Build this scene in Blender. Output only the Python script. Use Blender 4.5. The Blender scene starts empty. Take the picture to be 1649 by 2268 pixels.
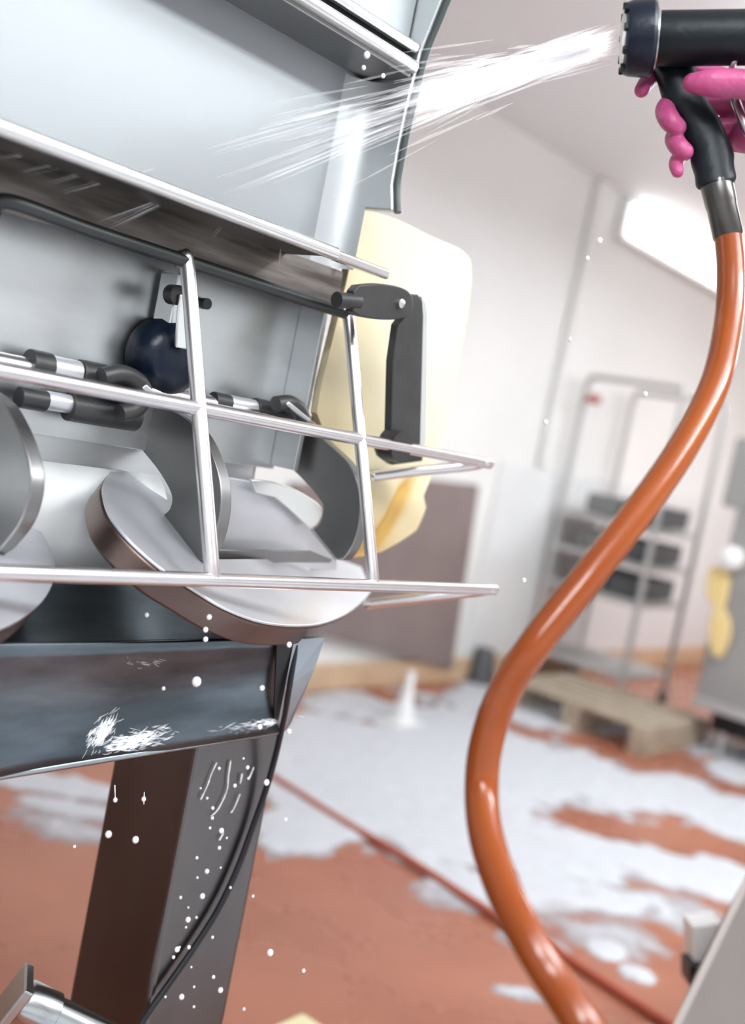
import bpy, bmesh, math, random
import numpy as np
from mathutils import Vector, Matrix
random.seed(7); rng = np.random.default_rng(5)
S = bpy.context.scene
COL = S.collection

# ------------------------------------------------------------------ camera
F, CX, CY = 2400.0, 824.5, 1134.0                 # focal length in pixels of the 1649 x 2268 frame
R = np.array([[0.64688186, -0.07400164, -0.75899118],
              [-0.73707406, 0.19463189, -0.64717869],
              [0.19561617, 0.97808087, 0.07135915]])   # camera axes in world space (X runs along the mixer and the left wall)
EYE = np.array([0.0, 0.0, 1.2])
cd = bpy.data.cameras.new('camera'); cam = bpy.data.objects.new('camera', cd); COL.objects.link(cam)
M = Matrix([list(R[i]) + [EYE[i]] for i in range(3)] + [[0, 0, 0, 1]])
cam.matrix_world = M
cd.sensor_fit = 'VERTICAL'; cd.sensor_height = 36.0; cd.lens = 36.0 * F / 2268.0
cd.clip_start = 0.02; cd.clip_end = 60
cd.dof.use_dof = True; cd.dof.focus_distance = 1.08; cd.dof.aperture_fstop = 2.5
S.camera = cam

# ------------------------------------------------------------------ world, lights, exposure
wd = bpy.data.worlds.new('world'); S.world = wd; wd.use_nodes = True
bg = wd.node_tree.nodes['Background']
bg.inputs[0].default_value = (0.92, 0.97, 1.0, 1); bg.inputs[1].default_value = 1.14
S.view_settings.view_transform = 'Standard'; S.view_settings.look = 'None'
S.view_settings.exposure = 0.08; S.view_settings.gamma = 1.0; S.view_settings.use_curve_mapping = False
S.cycles.use_denoising = True
S.cycles.max_bounces = 8; S.cycles.transparent_max_bounces = 24
S.cycles.caustics_reflective = False; S.cycles.caustics_refractive = False

CEIL = 2.77; WY = 3.23; WX = 9.0
def area_lamp(name, loc, size, power, target=None):
    l = bpy.data.lights.new(name, 'AREA'); l.shape = 'RECTANGLE'; l.size, l.size_y = size; l.energy = power
    l.color = (0.92, 0.97, 1.0)
    o = bpy.data.objects.new(name, l); COL.objects.link(o); o.location = loc
    if target is not None:
        o.rotation_euler = (Vector(target) - Vector(loc)).to_track_quat('-Z', 'Y').to_euler()
    return o
LAMPS = [((1.6, -.6, 2.42), 30), ((4.2, 1.0, 2.42), 36), ((6.6, 1.0, 2.42), 55), ((-.6, -.4, 2.42), 30)]      # added unseen pendants; the upward lights are put in to brighten the ceiling
for (x_, y_, z_), p_ in LAMPS:
    area_lamp('added_downlight', (x_, y_, z_ - .03), (1.4, 0.3), p_)
    area_lamp('ceiling_fill_light', (x_, y_, z_ + .06), (1.4, 0.3), 36, (x_, y_, 9))

# ------------------------------------------------------------------ projection helpers (measure points on real planes)
def ray(u, v): return R @ np.array([(u - CX) / F, -(v - CY) / F, -1.0])
def at(u, v, p0, n):
    d = ray(u, v); n = np.asarray(n, float)
    return EYE + d * (np.dot(np.asarray(p0, float) - EYE, n) / np.dot(d, n))
def aty(u, v, y): return at(u, v, (0, y, 0), (0, 1, 0))
def atx(u, v, x): return at(u, v, (x, 0, 0), (1, 0, 0))
def atz(u, v, z): return at(u, v, (0, 0, z), (0, 0, 1))
def atd(u, v, d): return EYE + ray(u, v) * d
CAMX, CAMY, CAMZ = R[:, 0], R[:, 1], R[:, 2]

# ------------------------------------------------------------------ materials
def mat(name, col, rough=0.5, metal=0.0, var=0.0, scale=8.0, stretch=(1, 1, 1), bump=0.0, bscale=60.0, rvar=0.0,
        col2=None, coat=0.0, spec=0.5, trans=0.0, alpha=1.0, aniso=0.0):
    m = bpy.data.materials.new(name); m.use_nodes = True
    nt = m.node_tree; b = nt.nodes['Principled BSDF']
    b.inputs['Base Color'].default_value = (*col, 1); b.inputs['Roughness'].default_value = rough
    b.inputs['Metallic'].default_value = metal; b.inputs['Coat Weight'].default_value = coat
    b.inputs['Coat Roughness'].default_value = 0.08
    b.inputs['Specular IOR Level'].default_value = spec; b.inputs['Transmission Weight'].default_value = trans
    b.inputs['Alpha'].default_value = alpha; b.inputs['Anisotropic'].default_value = aniso
    tc = nt.nodes.new('ShaderNodeTexCoord'); mp = nt.nodes.new('ShaderNodeMapping'); mp.inputs['Scale'].default_value = stretch
    nt.links.new(tc.outputs['Object'], mp.inputs[0])
    if var or col2 or rvar:
        nz = nt.nodes.new('ShaderNodeTexNoise'); nz.inputs['Scale'].default_value = scale; nz.inputs['Detail'].default_value = 5
        nt.links.new(mp.outputs[0], nz.inputs[0])
        if var or col2:
            cr = nt.nodes.new('ShaderNodeValToRGB'); cr.color_ramp.elements[0].position = 0.35; cr.color_ramp.elements[1].position = 0.68
            c2 = col2 or tuple(min(1, c * (1 + var)) for c in col); c1 = col if col2 else tuple(c * (1 - var) for c in col)
            cr.color_ramp.elements[0].color = (*c1, 1); cr.color_ramp.elements[1].color = (*c2, 1)
            nt.links.new(nz.outputs[0], cr.inputs[0]); nt.links.new(cr.outputs[0], b.inputs['Base Color'])
        if rvar:
            mr = nt.nodes.new('ShaderNodeMapRange'); mr.inputs[3].default_value = max(0.02, rough - rvar); mr.inputs[4].default_value = rough + rvar
            nt.links.new(nz.outputs[0], mr.inputs[0]); nt.links.new(mr.outputs[0], b.inputs['Roughness'])
    if bump:
        n2 = nt.nodes.new('ShaderNodeTexNoise'); n2.inputs['Scale'].default_value = bscale; n2.inputs['Detail'].default_value = 3
        nt.links.new(mp.outputs[0], n2.inputs[0])
        bp = nt.nodes.new('ShaderNodeBump'); bp.inputs['Strength'].default_value = bump; bp.inputs['Distance'].default_value = 0.004
        nt.links.new(n2.outputs[0], bp.inputs['Height']); nt.links.new(bp.outputs[0], b.inputs['Normal'])
    return m
MT = {}
MT['steel'] = mat('brushed_steel', (0.66, 0.68, 0.69), 0.34, 1, var=0.05, scale=14, stretch=(1, 1, 3), rvar=0.08)
MT['hood'] = mat('wet_hood_steel', (0.41, 0.435, 0.445), 0.55, 1, var=0.04, scale=5, stretch=(1, 1, 2), rvar=0.08)
MT['band'] = mat('streaked_shaded_steel', (0.20, 0.185, 0.17), 0.36, 1, var=0.45, scale=9, stretch=(1, 1, 9), rvar=0.1)  # dark base carries the shade under the lip; the streaks are wear
MT['rim'] = mat('floor_reflection_rim_steel', (0.17, 0.125, 0.11), 0.4, 1, var=0.15, scale=12)  # brown base paints the floor's reflection into the rim
MT['endsteel'] = mat('blue_grey_end_steel', (0.40, 0.45, 0.48), 0.35, 1, var=0.15, scale=12)
MT['sidesteel'] = mat('bright_side_steel', (0.58, 0.605, 0.61), 0.5, 1)
MT['rod'] = mat('polished_rod_steel', (0.72, 0.70, 0.70), 0.27, 1, var=0.04, scale=30)
MT['drum'] = mat('glaring_drum_steel', (0.95, 0.96, 0.95), 0.38, 0.2, var=0.02, scale=10)  # near-white base stands for the overexposed glare on the drum
MT['bright'] = mat('bright_drum_steel', (0.86, 0.88, 0.87), 0.30, 1, var=0.04, scale=10)
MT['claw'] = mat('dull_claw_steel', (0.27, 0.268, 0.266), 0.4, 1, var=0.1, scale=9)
MT['scoop'] = mat('satin_scoop_steel', (0.72, 0.73, 0.76), 0.36, 0.6, var=0.06, scale=9)
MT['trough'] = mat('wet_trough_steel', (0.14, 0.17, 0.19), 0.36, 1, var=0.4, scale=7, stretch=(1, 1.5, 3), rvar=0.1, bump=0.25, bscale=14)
MT['leg'] = mat('leg_steel', (0.165, 0.155, 0.15), 0.32, 1, var=0.1, scale=8, stretch=(1, 1, .3), rvar=0.1)
MT['dark'] = mat('dark_grey_metal', (0.075, 0.075, 0.075), 0.45, 0.6, var=0.15, scale=20)
MT['edge'] = mat('grey_edge_seal', (0.055, 0.07, 0.07), 0.4, 0.0)
MT['railsteel'] = mat('dark_rail_steel', (0.055, 0.06, 0.06), 0.38, 0.6, var=0.15, scale=20)
MT['black'] = mat('black_rubber', (0.008, 0.009, 0.012), 0.32, 0, spec=0.4)
MT['navy'] = mat('navy_rubber', (0.004, 0.010, 0.024), 0.32, 0, spec=0.35, bump=0.15, bscale=90)
MT['gunblack'] = mat('gun_rubber', (0.006, 0.011, 0.014), 0.42, 0, spec=0.3, bump=0.2, bscale=70)
MT['hose'] = mat('orange_hose_rubber', (0.26, 0.053, 0.009), 0.17, 0, col2=(0.32, 0.072, 0.011), scale=6, spec=0.45, bump=0.04, bscale=60)
MT['floorhose'] = mat('red_hose_rubber', (0.42, 0.10, 0.055), 0.4, 0)
MT['pink'] = mat('pink_glove_rubber', (0.50, 0.08, 0.225), 0.42, 0, var=0.12, scale=30, bump=0.35, bscale=120)
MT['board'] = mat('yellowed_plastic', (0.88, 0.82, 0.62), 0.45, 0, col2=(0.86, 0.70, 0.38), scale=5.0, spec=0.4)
def board_mat():
    m = MT['board']; nt = m.node_tree; b = nt.nodes['Principled BSDF']
    tc = [n for n in nt.nodes if n.type == 'TEX_COORD'][0]; nz = [n for n in nt.nodes if n.type == 'TEX_NOISE'][0]
    sp = nt.nodes.new('ShaderNodeSeparateXYZ'); nt.links.new(tc.outputs['Object'], sp.inputs[0])
    def mth(op, a, c):
        n = nt.nodes.new('ShaderNodeMath'); n.operation = op
        for k, v in enumerate((a, c)):
            if isinstance(v, (int, float)): n.inputs[k].default_value = v
            else: nt.links.new(v, n.inputs[k])
        return n.outputs[0]
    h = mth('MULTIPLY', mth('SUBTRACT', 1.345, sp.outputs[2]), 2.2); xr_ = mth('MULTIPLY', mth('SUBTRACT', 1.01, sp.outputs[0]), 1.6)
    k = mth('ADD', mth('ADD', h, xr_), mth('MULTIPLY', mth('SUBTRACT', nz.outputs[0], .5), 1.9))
    at_ = nt.nodes.new('ShaderNodeAttribute'); at_.attribute_name = 'crease_shade'
    k = mth('ADD', mth('MULTIPLY', k, .75), mth('MULTIPLY', at_.outputs['Fac'], 1.1))  # orange shading of the fold put into the colour along the crease
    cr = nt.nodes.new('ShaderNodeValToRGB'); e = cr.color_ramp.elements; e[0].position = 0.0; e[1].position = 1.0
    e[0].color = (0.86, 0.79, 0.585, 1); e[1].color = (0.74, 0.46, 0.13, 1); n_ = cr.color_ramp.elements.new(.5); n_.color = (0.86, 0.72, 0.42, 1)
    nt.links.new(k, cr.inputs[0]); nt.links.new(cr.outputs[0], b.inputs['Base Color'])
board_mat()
MT['wall'] = mat('white_wall', (0.80, 0.795, 0.77), 0.55, 0, var=0.03, scale=1.2)
MT['ceil'] = mat('white_ceiling', (0.90, 0.905, 0.92), 0.6)
MT['wains'] = mat('grey_splash_panel', (0.76, 0.765, 0.76), 0.4, 0, var=0.03, scale=2)
MT['tan'] = mat('tan_skirting', (0.60, 0.42, 0.27), 0.5, 0, var=0.1, scale=6)
MT['floor'] = mat('red_floor_paint', (0.33, 0.115, 0.066), 0.28, 0, col2=(0.42, 0.16, 0.095), scale=2.2, rvar=0.12, spec=0.45)
MT['foam'] = mat('soap_foam', (0.59, 0.61, 0.645), 0.6, 0, var=0.05, scale=20, bump=0.4, bscale=50)
def foam_mat():
    m = MT['foam']; nt = m.node_tree; b = nt.nodes['Principled BSDF']
    at_ = nt.nodes.new('ShaderNodeAttribute'); at_.attribute_name = 'cover'
    tc = nt.nodes.new('ShaderNodeTexCoord'); nz = nt.nodes.new('ShaderNodeTexNoise'); nz.inputs['Scale'].default_value = 9; nz.inputs['Detail'].default_value = 6
    nt.links.new(tc.outputs['Object'], nz.inputs[0])
    ad = nt.nodes.new('ShaderNodeMath'); ad.operation = 'MULTIPLY_ADD'; nt.links.new(nz.outputs[0], ad.inputs[0]); ad.inputs[1].default_value = .9; nt.links.new(at_.outputs['Fac'], ad.inputs[2])
    mr = nt.nodes.new('ShaderNodeMapRange'); mr.inputs[1].default_value = .3; mr.inputs[2].default_value = .82
    nt.links.new(ad.outputs[0], mr.inputs[0]); nt.links.new(mr.outputs[0], b.inputs['Alpha'])
foam_mat()
MT['water'] = mat('water_drop', (0.95, 0.97, 0.98), 0.12, 0, spec=0.8)
MT['brownpanel'] = mat('taupe_board', (0.27, 0.215, 0.205), 0.4, 0.2, var=0.08, scale=3)
MT['greymach'] = mat('grey_machine_steel', (0.36, 0.36, 0.355), 0.5, 0.5, var=0.08, scale=4)
MT['trolley'] = mat('pale_trolley_steel', (0.50, 0.49, 0.475), 0.5, 0.3)
MT['crategrey'] = mat('mid_grey_plastic', (0.20, 0.205, 0.20), 0.5)
MT['bucket'] = mat('dark_grey_plastic', (0.085, 0.092, 0.095), 0.5)
MT['white'] = mat('white_plastic', (0.85, 0.85, 0.84), 0.4)
MT['wood'] = mat('wet_pallet_wood', (0.42, 0.35, 0.26), 0.6, 0, var=0.2, scale=6, stretch=(1, 6, 6))
MT['red'] = mat('red_plastic', (0.45, 0.06, 0.06), 0.4)
MT['yellow'] = mat('yellow_rubber', (0.80, 0.62, 0.28), 0.5)
MT['paleyellow'] = mat('pale_yellow_plastic', (0.78, 0.72, 0.44), 0.5)
MT['fg'] = mat('foreground_steel', (0.22, 0.19, 0.172), 0.5, 0.0, var=0.08, scale=4)
MT['rim2'] = mat('pale_edge_steel', (0.42, 0.37, 0.34), 0.5, 0.0)  # paler than the stand's side panel
MT['ferrule'] = mat('dull_ferrule_steel', (0.13, 0.125, 0.12), 0.3, 1, var=0.2, scale=25)
MT['bolt'] = mat('chrome_bolt', (0.50, 0.53, 0.54), 0.22, 1)
def lamp_mat():
    m = bpy.data.materials.new('lamp_diffuser'); m.use_nodes = True; b = m.node_tree.nodes['Principled BSDF']
    b.inputs['Emission Color'].default_value = (1, 1, 1, 1); b.inputs['Emission Strength'].default_value = 2.5
    return m
MT['lamp'] = lamp_mat()
def spray_mat(a):
    m = bpy.data.materials.new('spray_water'); m.use_nodes = True; nt = m.node_tree
    out = nt.nodes['Material Output']; nt.nodes.remove(nt.nodes['Principled BSDF'])
    d = nt.nodes.new('ShaderNodeBsdfDiffuse'); t = nt.nodes.new('ShaderNodeBsdfTranslucent'); tr = nt.nodes.new('ShaderNodeBsdfTransparent')
    d.inputs[0].default_value = t.inputs[0].default_value = (0.97, 0.985, 1, 1)
    m1 = nt.nodes.new('ShaderNodeAddShader'); m2 = nt.nodes.new('ShaderNodeMixShader'); m2.inputs[0].default_value = a
    nt.links.new(d.outputs[0], m1.inputs[0]); nt.links.new(t.outputs[0], m1.inputs[1])
    nt.links.new(tr.outputs[0], m2.inputs[1]); nt.links.new(m1.outputs[0], m2.inputs[2]); nt.links.new(m2.outputs[0], out.inputs[0])
    return m
MT['splash'] = spray_mat(0.13)
MT['spray'] = spray_mat(0.085)

# ------------------------------------------------------------------ mesh helpers
def obj(name, bm, m, parent=None, smooth=True, bevel=0.0, label=None):
    bmesh.ops.recalc_face_normals(bm, faces=bm.faces)
    me = bpy.data.meshes.new(name); bm.to_mesh(me); bm.free()
    me.materials.append(MT[m] if isinstance(m, str) else m)
    if smooth:
        me.polygons.foreach_set('use_smooth', [True] * len(me.polygons))
        me.set_sharp_from_angle(angle=math.radians(38))
    o = bpy.data.objects.new(name, me); COL.objects.link(o)
    if parent is not None:
        o.parent = parent; bpy.context.view_layer.update(); o.matrix_parent_inverse = parent.matrix_world.inverted()
    if bevel:
        b = o.modifiers.new('bevel', 'BEVEL'); b.width = bevel; b.segments = 3; b.limit_method = 'ANGLE'; b.angle_limit = math.radians(40)
        b.harden_normals = False
    if label: o['label'] = label
    return o
def tag(o, label, cat, group=None):
    o['label'] = label; o['category'] = cat
    if group: o['group'] = group
    return o
def thing(name, label, cat, loc, group=None):
    o = bpy.data.objects.new(name, None); COL.objects.link(o); o.location = Vector(loc); o.empty_display_size = .05
    bpy.context.view_layer.update()
    return tag(o, label, cat, group)
def struct(name, bm, m, bevel=0.0):
    o = obj(name, bm, m, None, False, bevel); o['kind'] = 'structure'; return o
def BM(): return bmesh.new()
def box(bm, c, s, axes=None):
    A = np.eye(3) if axes is None else np.asarray(axes)
    vs = []
    for i in (-.5, .5):
        for j in (-.5, .5):
            for k in (-.5, .5):
                vs.append(bm.verts.new(np.asarray(c) + A[0] * s[0] * i + A[1] * s[1] * j + A[2] * s[2] * k))
    for f in ((0, 1, 3, 2), (4, 6, 7, 5), (0, 4, 5, 1), (2, 3, 7, 6), (0, 2, 6, 4), (1, 5, 7, 3)):
        bm.faces.new([vs[i] for i in f])
    return bm
def bx(x0, x1, y0, y1, z0, z1): return box(BM(), ((x0 + x1) / 2, (y0 + y1) / 2, (z0 + z1) / 2), (x1 - x0, y1 - y0, z1 - z0))
def prism(bm, pts, vec):
    vec = np.asarray(vec, float)
    a = [bm.verts.new(p) for p in pts]; b = [bm.verts.new(np.asarray(p) + vec) for p in pts]
    n = len(pts)
    bm.faces.new(a); bm.faces.new(b[::-1])
    for i in range(n):
        bm.faces.new((a[i], b[i], b[(i + 1) % n], a[(i + 1) % n]))
    return bm
def smooth_path(pts, per=8, closed=False):
    P = [np.asarray(p, float) for p in pts]; out = []
    n = len(P)
    for i in range(n if closed else n - 1):
        if closed: p0, p1, p2, p3 = P[i - 1], P[i], P[(i + 1) % n], P[(i + 2) % n]
        else: p0, p1, p2, p3 = P[max(i - 1, 0)], P[i], P[i + 1], P[min(i + 2, n - 1)]
        for k in range(per):
            t = k / per
            out.append(.5 * (2 * p1 + (p2 - p0) * t + (2 * p0 - 5 * p1 + 4 * p2 - p3) * t * t + (3 * p1 - p0 - 3 * p2 + p3) * t ** 3))
    if not closed: out.append(P[-1])
    return out
def tube(bm, path, rad, seg=14, cap=True, round_caps=False):
    P = [np.asarray(p, float) for p in path]; n = len(P)
    rad = [rad] * n if np.isscalar(rad) else list(rad)
    if round_caps:
        r0, r1 = rad[0], rad[-1]; d0 = (P[0] - P[1]); d0 /= np.linalg.norm(d0); d1 = P[-1] - P[-2]; d1 /= np.linalg.norm(d1)
        a = [(math.cos(t), math.sin(t)) for t in np.linspace(0, math.pi / 2, 6)[1:]]
        P = [P[0] + d0 * r0 * s for c, s in a[::-1]] + P + [P[-1] + d1 * r1 * s for c, s in a]
        rad = [max(r0 * c, r0 * .02) for c, s in a[::-1]] + rad + [max(r1 * c, r1 * .02) for c, s in a]; n = len(P)
    T = [P[min(i + 1, n - 1)] - P[max(i - 1, 0)] for i in range(n)]; T = [t / (np.linalg.norm(t) + 1e-12) for t in T]
    ref = np.array([0, 0, 1.0]) if abs(T[0][2]) < .9 else np.array([1.0, 0, 0])
    u = np.cross(T[0], ref); u /= np.linalg.norm(u); rings = []
    for i in range(n):
        u = u - T[i] * np.dot(u, T[i]); u /= np.linalg.norm(u); w = np.cross(T[i], u)
        rings.append([bm.verts.new(P[i] + rad[i] * (math.cos(a) * u + math.sin(a) * w)) for a in np.linspace(0, 2 * math.pi, seg, endpoint=False)])
    for a, b in zip(rings, rings[1:]):
        for k in range(seg): bm.faces.new((a[k], a[(k + 1) % seg], b[(k + 1) % seg], b[k]))
    if cap: bm.faces.new(rings[0][::-1]); bm.faces.new(rings[-1])
    return bm
def lathe(bm, o, axis, prof, seg=40):
    """prof: (distance along the axis, radius)"""
    axis = np.asarray(axis, float); axis /= np.linalg.norm(axis); o = np.asarray(o, float)
    ref = np.array([0, 0, 1.0]) if abs(axis[2]) < .9 else np.array([1.0, 0, 0])
    u = np.cross(axis, ref); u /= np.linalg.norm(u); w = np.cross(axis, u); rings = []
    for h, r in prof:
        rings.append([bm.verts.new(o + axis * h + max(r, 1e-5) * (math.cos(a) * u + math.sin(a) * w)) for a in np.linspace(0, 2 * math.pi, seg, endpoint=False)])
    for a, b in zip(rings, rings[1:]):
        for k in range(seg): bm.faces.new((a[k], a[(k + 1) % seg], b[(k + 1) % seg], b[k]))
    bm.faces.new(rings[0][::-1]); bm.faces.new(rings[-1])
    return bm
def sweep_x(bm, prof, x0, x1, thick):
    """open profile (y, z) given a sheet thickness, swept along X"""
    P = [np.array(p, float) for p in prof]; n = len(P); N = []
    for i in range(n):
        t = P[min(i + 1, n - 1)] - P[max(i - 1, 0)]; t /= np.linalg.norm(t); N.append(np.array([-t[1], t[0]]))
    loop = P + [P[i] + N[i] * thick for i in range(n - 1, -1, -1)]
    return prism(bm, [(x0, p[0], p[1]) for p in loop], (x1 - x0, 0, 0))
def quadstrip(bm, A, B):
    a = [bm.verts.new(p) for p in A]; b = [bm.verts.new(p) for p in B]
    for i in range(len(A) - 1): bm.faces.new((a[i], a[i + 1], b[i + 1], b[i]))

# ================================================================== the room
struct('floor', bx(-5, WX, -5, WY, -.08, 0), 'floor')
struct('wall_left', bx(-5, WX, WY, WY + .15, 0, CEIL), 'wall')
struct('wall_back', bx(WX, WX + .15, -5, WY + .15, 0, CEIL), 'wall')
struct('ceiling', bx(-5, WX + .15, -5, WY + .15, CEIL, CEIL + .12), 'ceil')
struct('baseboard_left', bx(-5, WX, WY - .03, WY, 0, .13), 'tan', .01)
struct('baseboard_back', bx(WX - .03, WX, -5, WY - .03, 0, .13), 'tan', .01)
struct('trim_1', bx(4.72, WX, WY - .015, WY, .13, 1.2), 'wains', .004)           # grey splash panel on the wall
struct('trim_2', bx(5.05, 5.12, WY - .05, WY, 1.2, CEIL), 'wall', .015)          # upright wall post

def luminaire(loc, ln, wd_, label, axis='x'):
    t = thing('added_pendant', label, 'lamp', loc)
    x, y, z = loc
    obj('housing', bx(x - ln / 2, x + ln / 2, y - wd_ / 2, y + wd_ / 2, z, z + .045), 'white', t, False, .006)
    obj('diffuser', bx(x - ln / 2 + .03, x + ln / 2 - .03, y - wd_ / 2 + .02, y + wd_ / 2 - .02, z - .02, z), 'lamp', t, False, .006)
    for sx in (-.5, .5):
        tb = BM(); tube(tb, [(x + sx, y, z + .045), (x + sx, y, CEIL)], .006, 8); obj('hanger', tb, 'white', t)
    return t
for (p_, _), lab in zip(LAMPS, ('added white pendant lamp over the open floor near the mixer', 'added white pendant lamp over the foamy floor', 'added white pendant lamp over the grey cabinet machine', 'added white pendant lamp furthest from the back wall')): luminaire(p_, 1.5, .36, lab)
t = thing('wall_lamp', 'long white strip lamp high on the wall behind the spray gun', 'lamp', (6.6, WY, 2.5))
obj('housing', bx(5.35, 8.4, WY - .06, WY, 2.53, 2.75), 'white', t, False, .01)
obj('diffuser', bx(5.38, 8.37, WY - .10, WY - .06, 2.55, 2.73), 'lamp', t, False, .015)

# ================================================================== the mixer
XE, XL = 0.886, -0.75
mx = thing('meat_mixer', 'stainless steel mixing machine with hood, guard cage, paddles and trough', 'machine', (.86, .95, 0))
# hood: back wall, side wall, lip, top rail, lid
obj('hood_back', bx(XL, XE, .888, .894, 1.372, 1.585), 'hood', mx, False)
zt = 1.592
P = [(.888, 1.36), (.888, zt)]
side = [(XE, .894, atx(790, 458, XE)[2]), tuple(atx(867, 466, XE)), (XE, .8215, 1.47), (XE, .823, 1.51), (XE, .822, 1.56), (XE, .818, 1.613), (XE, .803, 1.667), (XE, .785, 1.74), (XE, .894, 1.74)]
obj('hood_side', prism(BM(), side, (.012, 0, 0)), 'sidesteel', mx, False, .002)
bm = BM()   # rolled dark seal along the front edge of the side wall
tube(bm, smooth_path([(XE + .008, y - .002, z) for x, y, z in side[1:8]], 5), .0042, 10)
obj('edge_seal', bm, 'edge', mx)
# fillet between the hood back and side wall
bm = BM(); A = []; B = []
for t_ in np.linspace(0, math.pi / 2, 9):
    x = XE - .035 + .035 * math.sin(t_); y = .888 - .035 + .035 * math.cos(t_)
    A.append((x, y, 1.374)); B.append((x, y, 1.582))
quadstrip(bm, A, B); obj('hood_corner', bm, 'sidesteel', mx)
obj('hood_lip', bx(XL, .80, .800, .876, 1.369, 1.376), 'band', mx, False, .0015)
obj('lip_tip', bx(.80, XE, .797, .808, 1.366, 1.377), 'rod', mx, False, .003)
tb = BM(); tube(tb, [(XL, .800, 1.3725), (.80, .800, 1.3725)], .007, 12); obj('lip_bead', tb, 'bright', mx)
# top ledge with double rail, lid above
obj('top_ledge', bx(XL, XE - .001, .823, .894, 1.585, 1.592), 'claw', mx, False, .001)
for z, y, r in ((1.596, .820, .007), (1.617, .824, .006)):
    tb = BM(); tube(tb, [(XL, y, z), (XE - .002, y, z)], r, 12); obj('rail', tb, 'bright', mx)
obj('rail_channel', bx(XL, XE - .004, .832, .84, 1.592, 1.625), 'dark', mx, False)
bm = BM(); prism(bm, [(XL, .836, 1.625), (XL, .842, 1.625), (XL, .842, 1.78), (XL, .836, 1.78)], (XE - XL - .002, 0, 0)); obj('lid', bm, 'hood', mx, False)
# wall under the lip and the recessed back panel
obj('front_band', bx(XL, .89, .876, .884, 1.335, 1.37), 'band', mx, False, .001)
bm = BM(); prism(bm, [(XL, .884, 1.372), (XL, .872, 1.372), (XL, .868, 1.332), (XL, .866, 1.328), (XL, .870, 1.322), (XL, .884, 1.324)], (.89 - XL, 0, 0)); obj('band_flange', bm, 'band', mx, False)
tb = BM(); tube(tb, [(XL, .8665, 1.329), (.886, .8665, 1.329)], .0022, 8); obj('band_edge_glint', tb, 'bright', mx)  # bright thread laid as the highlight on the band's lower edge
obj('back_panel', bx(XL, .893, .925, .933, 1.135, 1.372), 'steel', mx, False, .001)
obj('panel_flange', bx(.886, .893, .885, .925, 1.14, 1.372), 'steel', mx, False, .001)
obj('machine_body', bx(XL, .885, .94, 1.35, .93, 1.75), 'steel', mx, False, .01)
# drum
bm = BM(); lathe(bm, (XL, .985, 1.046), (1, 0, 0), [(0, .078), (.74 - XL, .078)], 56); obj('drum', bm, 'drum', mx)
# shaft with collars and clamps
SY, SZ = .90, 1.206
def shaft_pt(u, v): return aty(u, v, SY)
bm = BM(); tube(bm, [(XL, SY, 1.196), (.91, SY, 1.196)], .010, 16); obj('shaft', bm, 'rod', mx)
def collar(u0, v0, u1, v1, r, m):
    a, b = shaft_pt(u0, v0), shaft_pt(u1, v1); zc = (a[2] + b[2]) / 2
    tb = BM(); tube(tb, [(a[0], SY, zc), (b[0], SY, zc)], r, 20); return obj('shaft_collar', tb, m, mx, True, .001)
collar(62, 805, 108, 815, .014, 'dark'); collar(108, 815, 172, 826, .012, 'scoop'); collar(172, 828, 290, 850, .014, 'dark')
collar(40, 880, 100, 888, .010, 'dark'); collar(100, 888, 170, 896, .009, 'scoop'); collar(150, 900, 300, 925, .014, 'dark')
collar(470, 888, 505, 893, .010, 'dark'); collar(505, 893, 562, 903, .009, 'scoop'); collar(562, 903, 640, 917, .011, 'dark')
# hooked clamp ends at the head of each claw
def poly_y(name, pts, y, th, m, bevel=.0015, parent=None, per=0, label=None):
    q = [aty(u, v, y) for u, v in pts]
    if per: q = smooth_path(q, per, True)
    return obj(name, prism(BM(), q, (0, th, 0)), m, parent or mx, True, bevel, label)
def poly_x(name, pts, x, th, m, bevel=.0015, parent=None, label=None):
    q = [atx(u, v, x) for u, v in pts]
    return obj(name, prism(BM(), q, (th, 0, 0)), m, parent or mx, True, bevel, label)
bm = BM(); tube(bm, smooth_path([aty(*p, .872) for p in ((225, 835), (268, 828), (305, 845), (318, 875), (300, 905), (265, 915))], 6), .009, 12); obj('clamp', bm, 'dark', mx)
poly_y('clamp_spring', ((325, 850), (345, 868), (372, 885), (360, 892), (330, 872), (315, 860)), .862, .008, 'steel')
bm = BM(); tube(bm, smooth_path([aty(*p, .872) for p in ((610, 895), (640, 893), (662, 908), (672, 930))], 6), .009, 12); obj('clamp', bm, 'dark', mx)
poly_y('clamp_spring', ((640, 888), (690, 930), (684, 936), (634, 896)), .862, .006, 'steel')
# paddles: claw discs in planes across the shaft, scoops on a slanted plane
def sm(pts, per=4): return [tuple(p) for p in smooth_path([np.array(q, float) for q in pts], per)]
claw_px = {
 2: sm([(500, 950), (560, 985), (611, 998), (637, 1030), (675, 1068), (705, 1105), (714, 1124), (708, 1155), (692, 1172)]) + [(747, 1242)] + sm([(762, 1238), (783, 1206), (797, 1150), (795, 1085), (773, 1030), (728, 985), (690, 955), (600, 925), (520, 915)]),
 1: sm([(262, 930), (285, 962), (320, 1005), (348, 1040), (372, 1080), (380, 1105), (374, 1128), (358, 1142)]) + [(425, 1242)] + sm([(450, 1242), (474, 1195), (488, 1135), (488, 1075), (474, 1020), (448, 965), (412, 925), (360, 900), (300, 895)]),
 0: sm([(-260, 880), (-180, 930), (-120, 1000), (-90, 1080), (-100, 1130), (-130, 1150)]) + [(-40, 1240)] + sm([(0, 1215), (40, 1165), (62, 1110), (68, 1050), (54, 988), (30, 930), (0, 885), (-60, 850), (-160, 840)])}
claw_x = {2: .905, 1: .705, 0: .499}
SN = np.array([.26, -.42, .86]); SN /= np.linalg.norm(SN)       # face direction of the scoops
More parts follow.
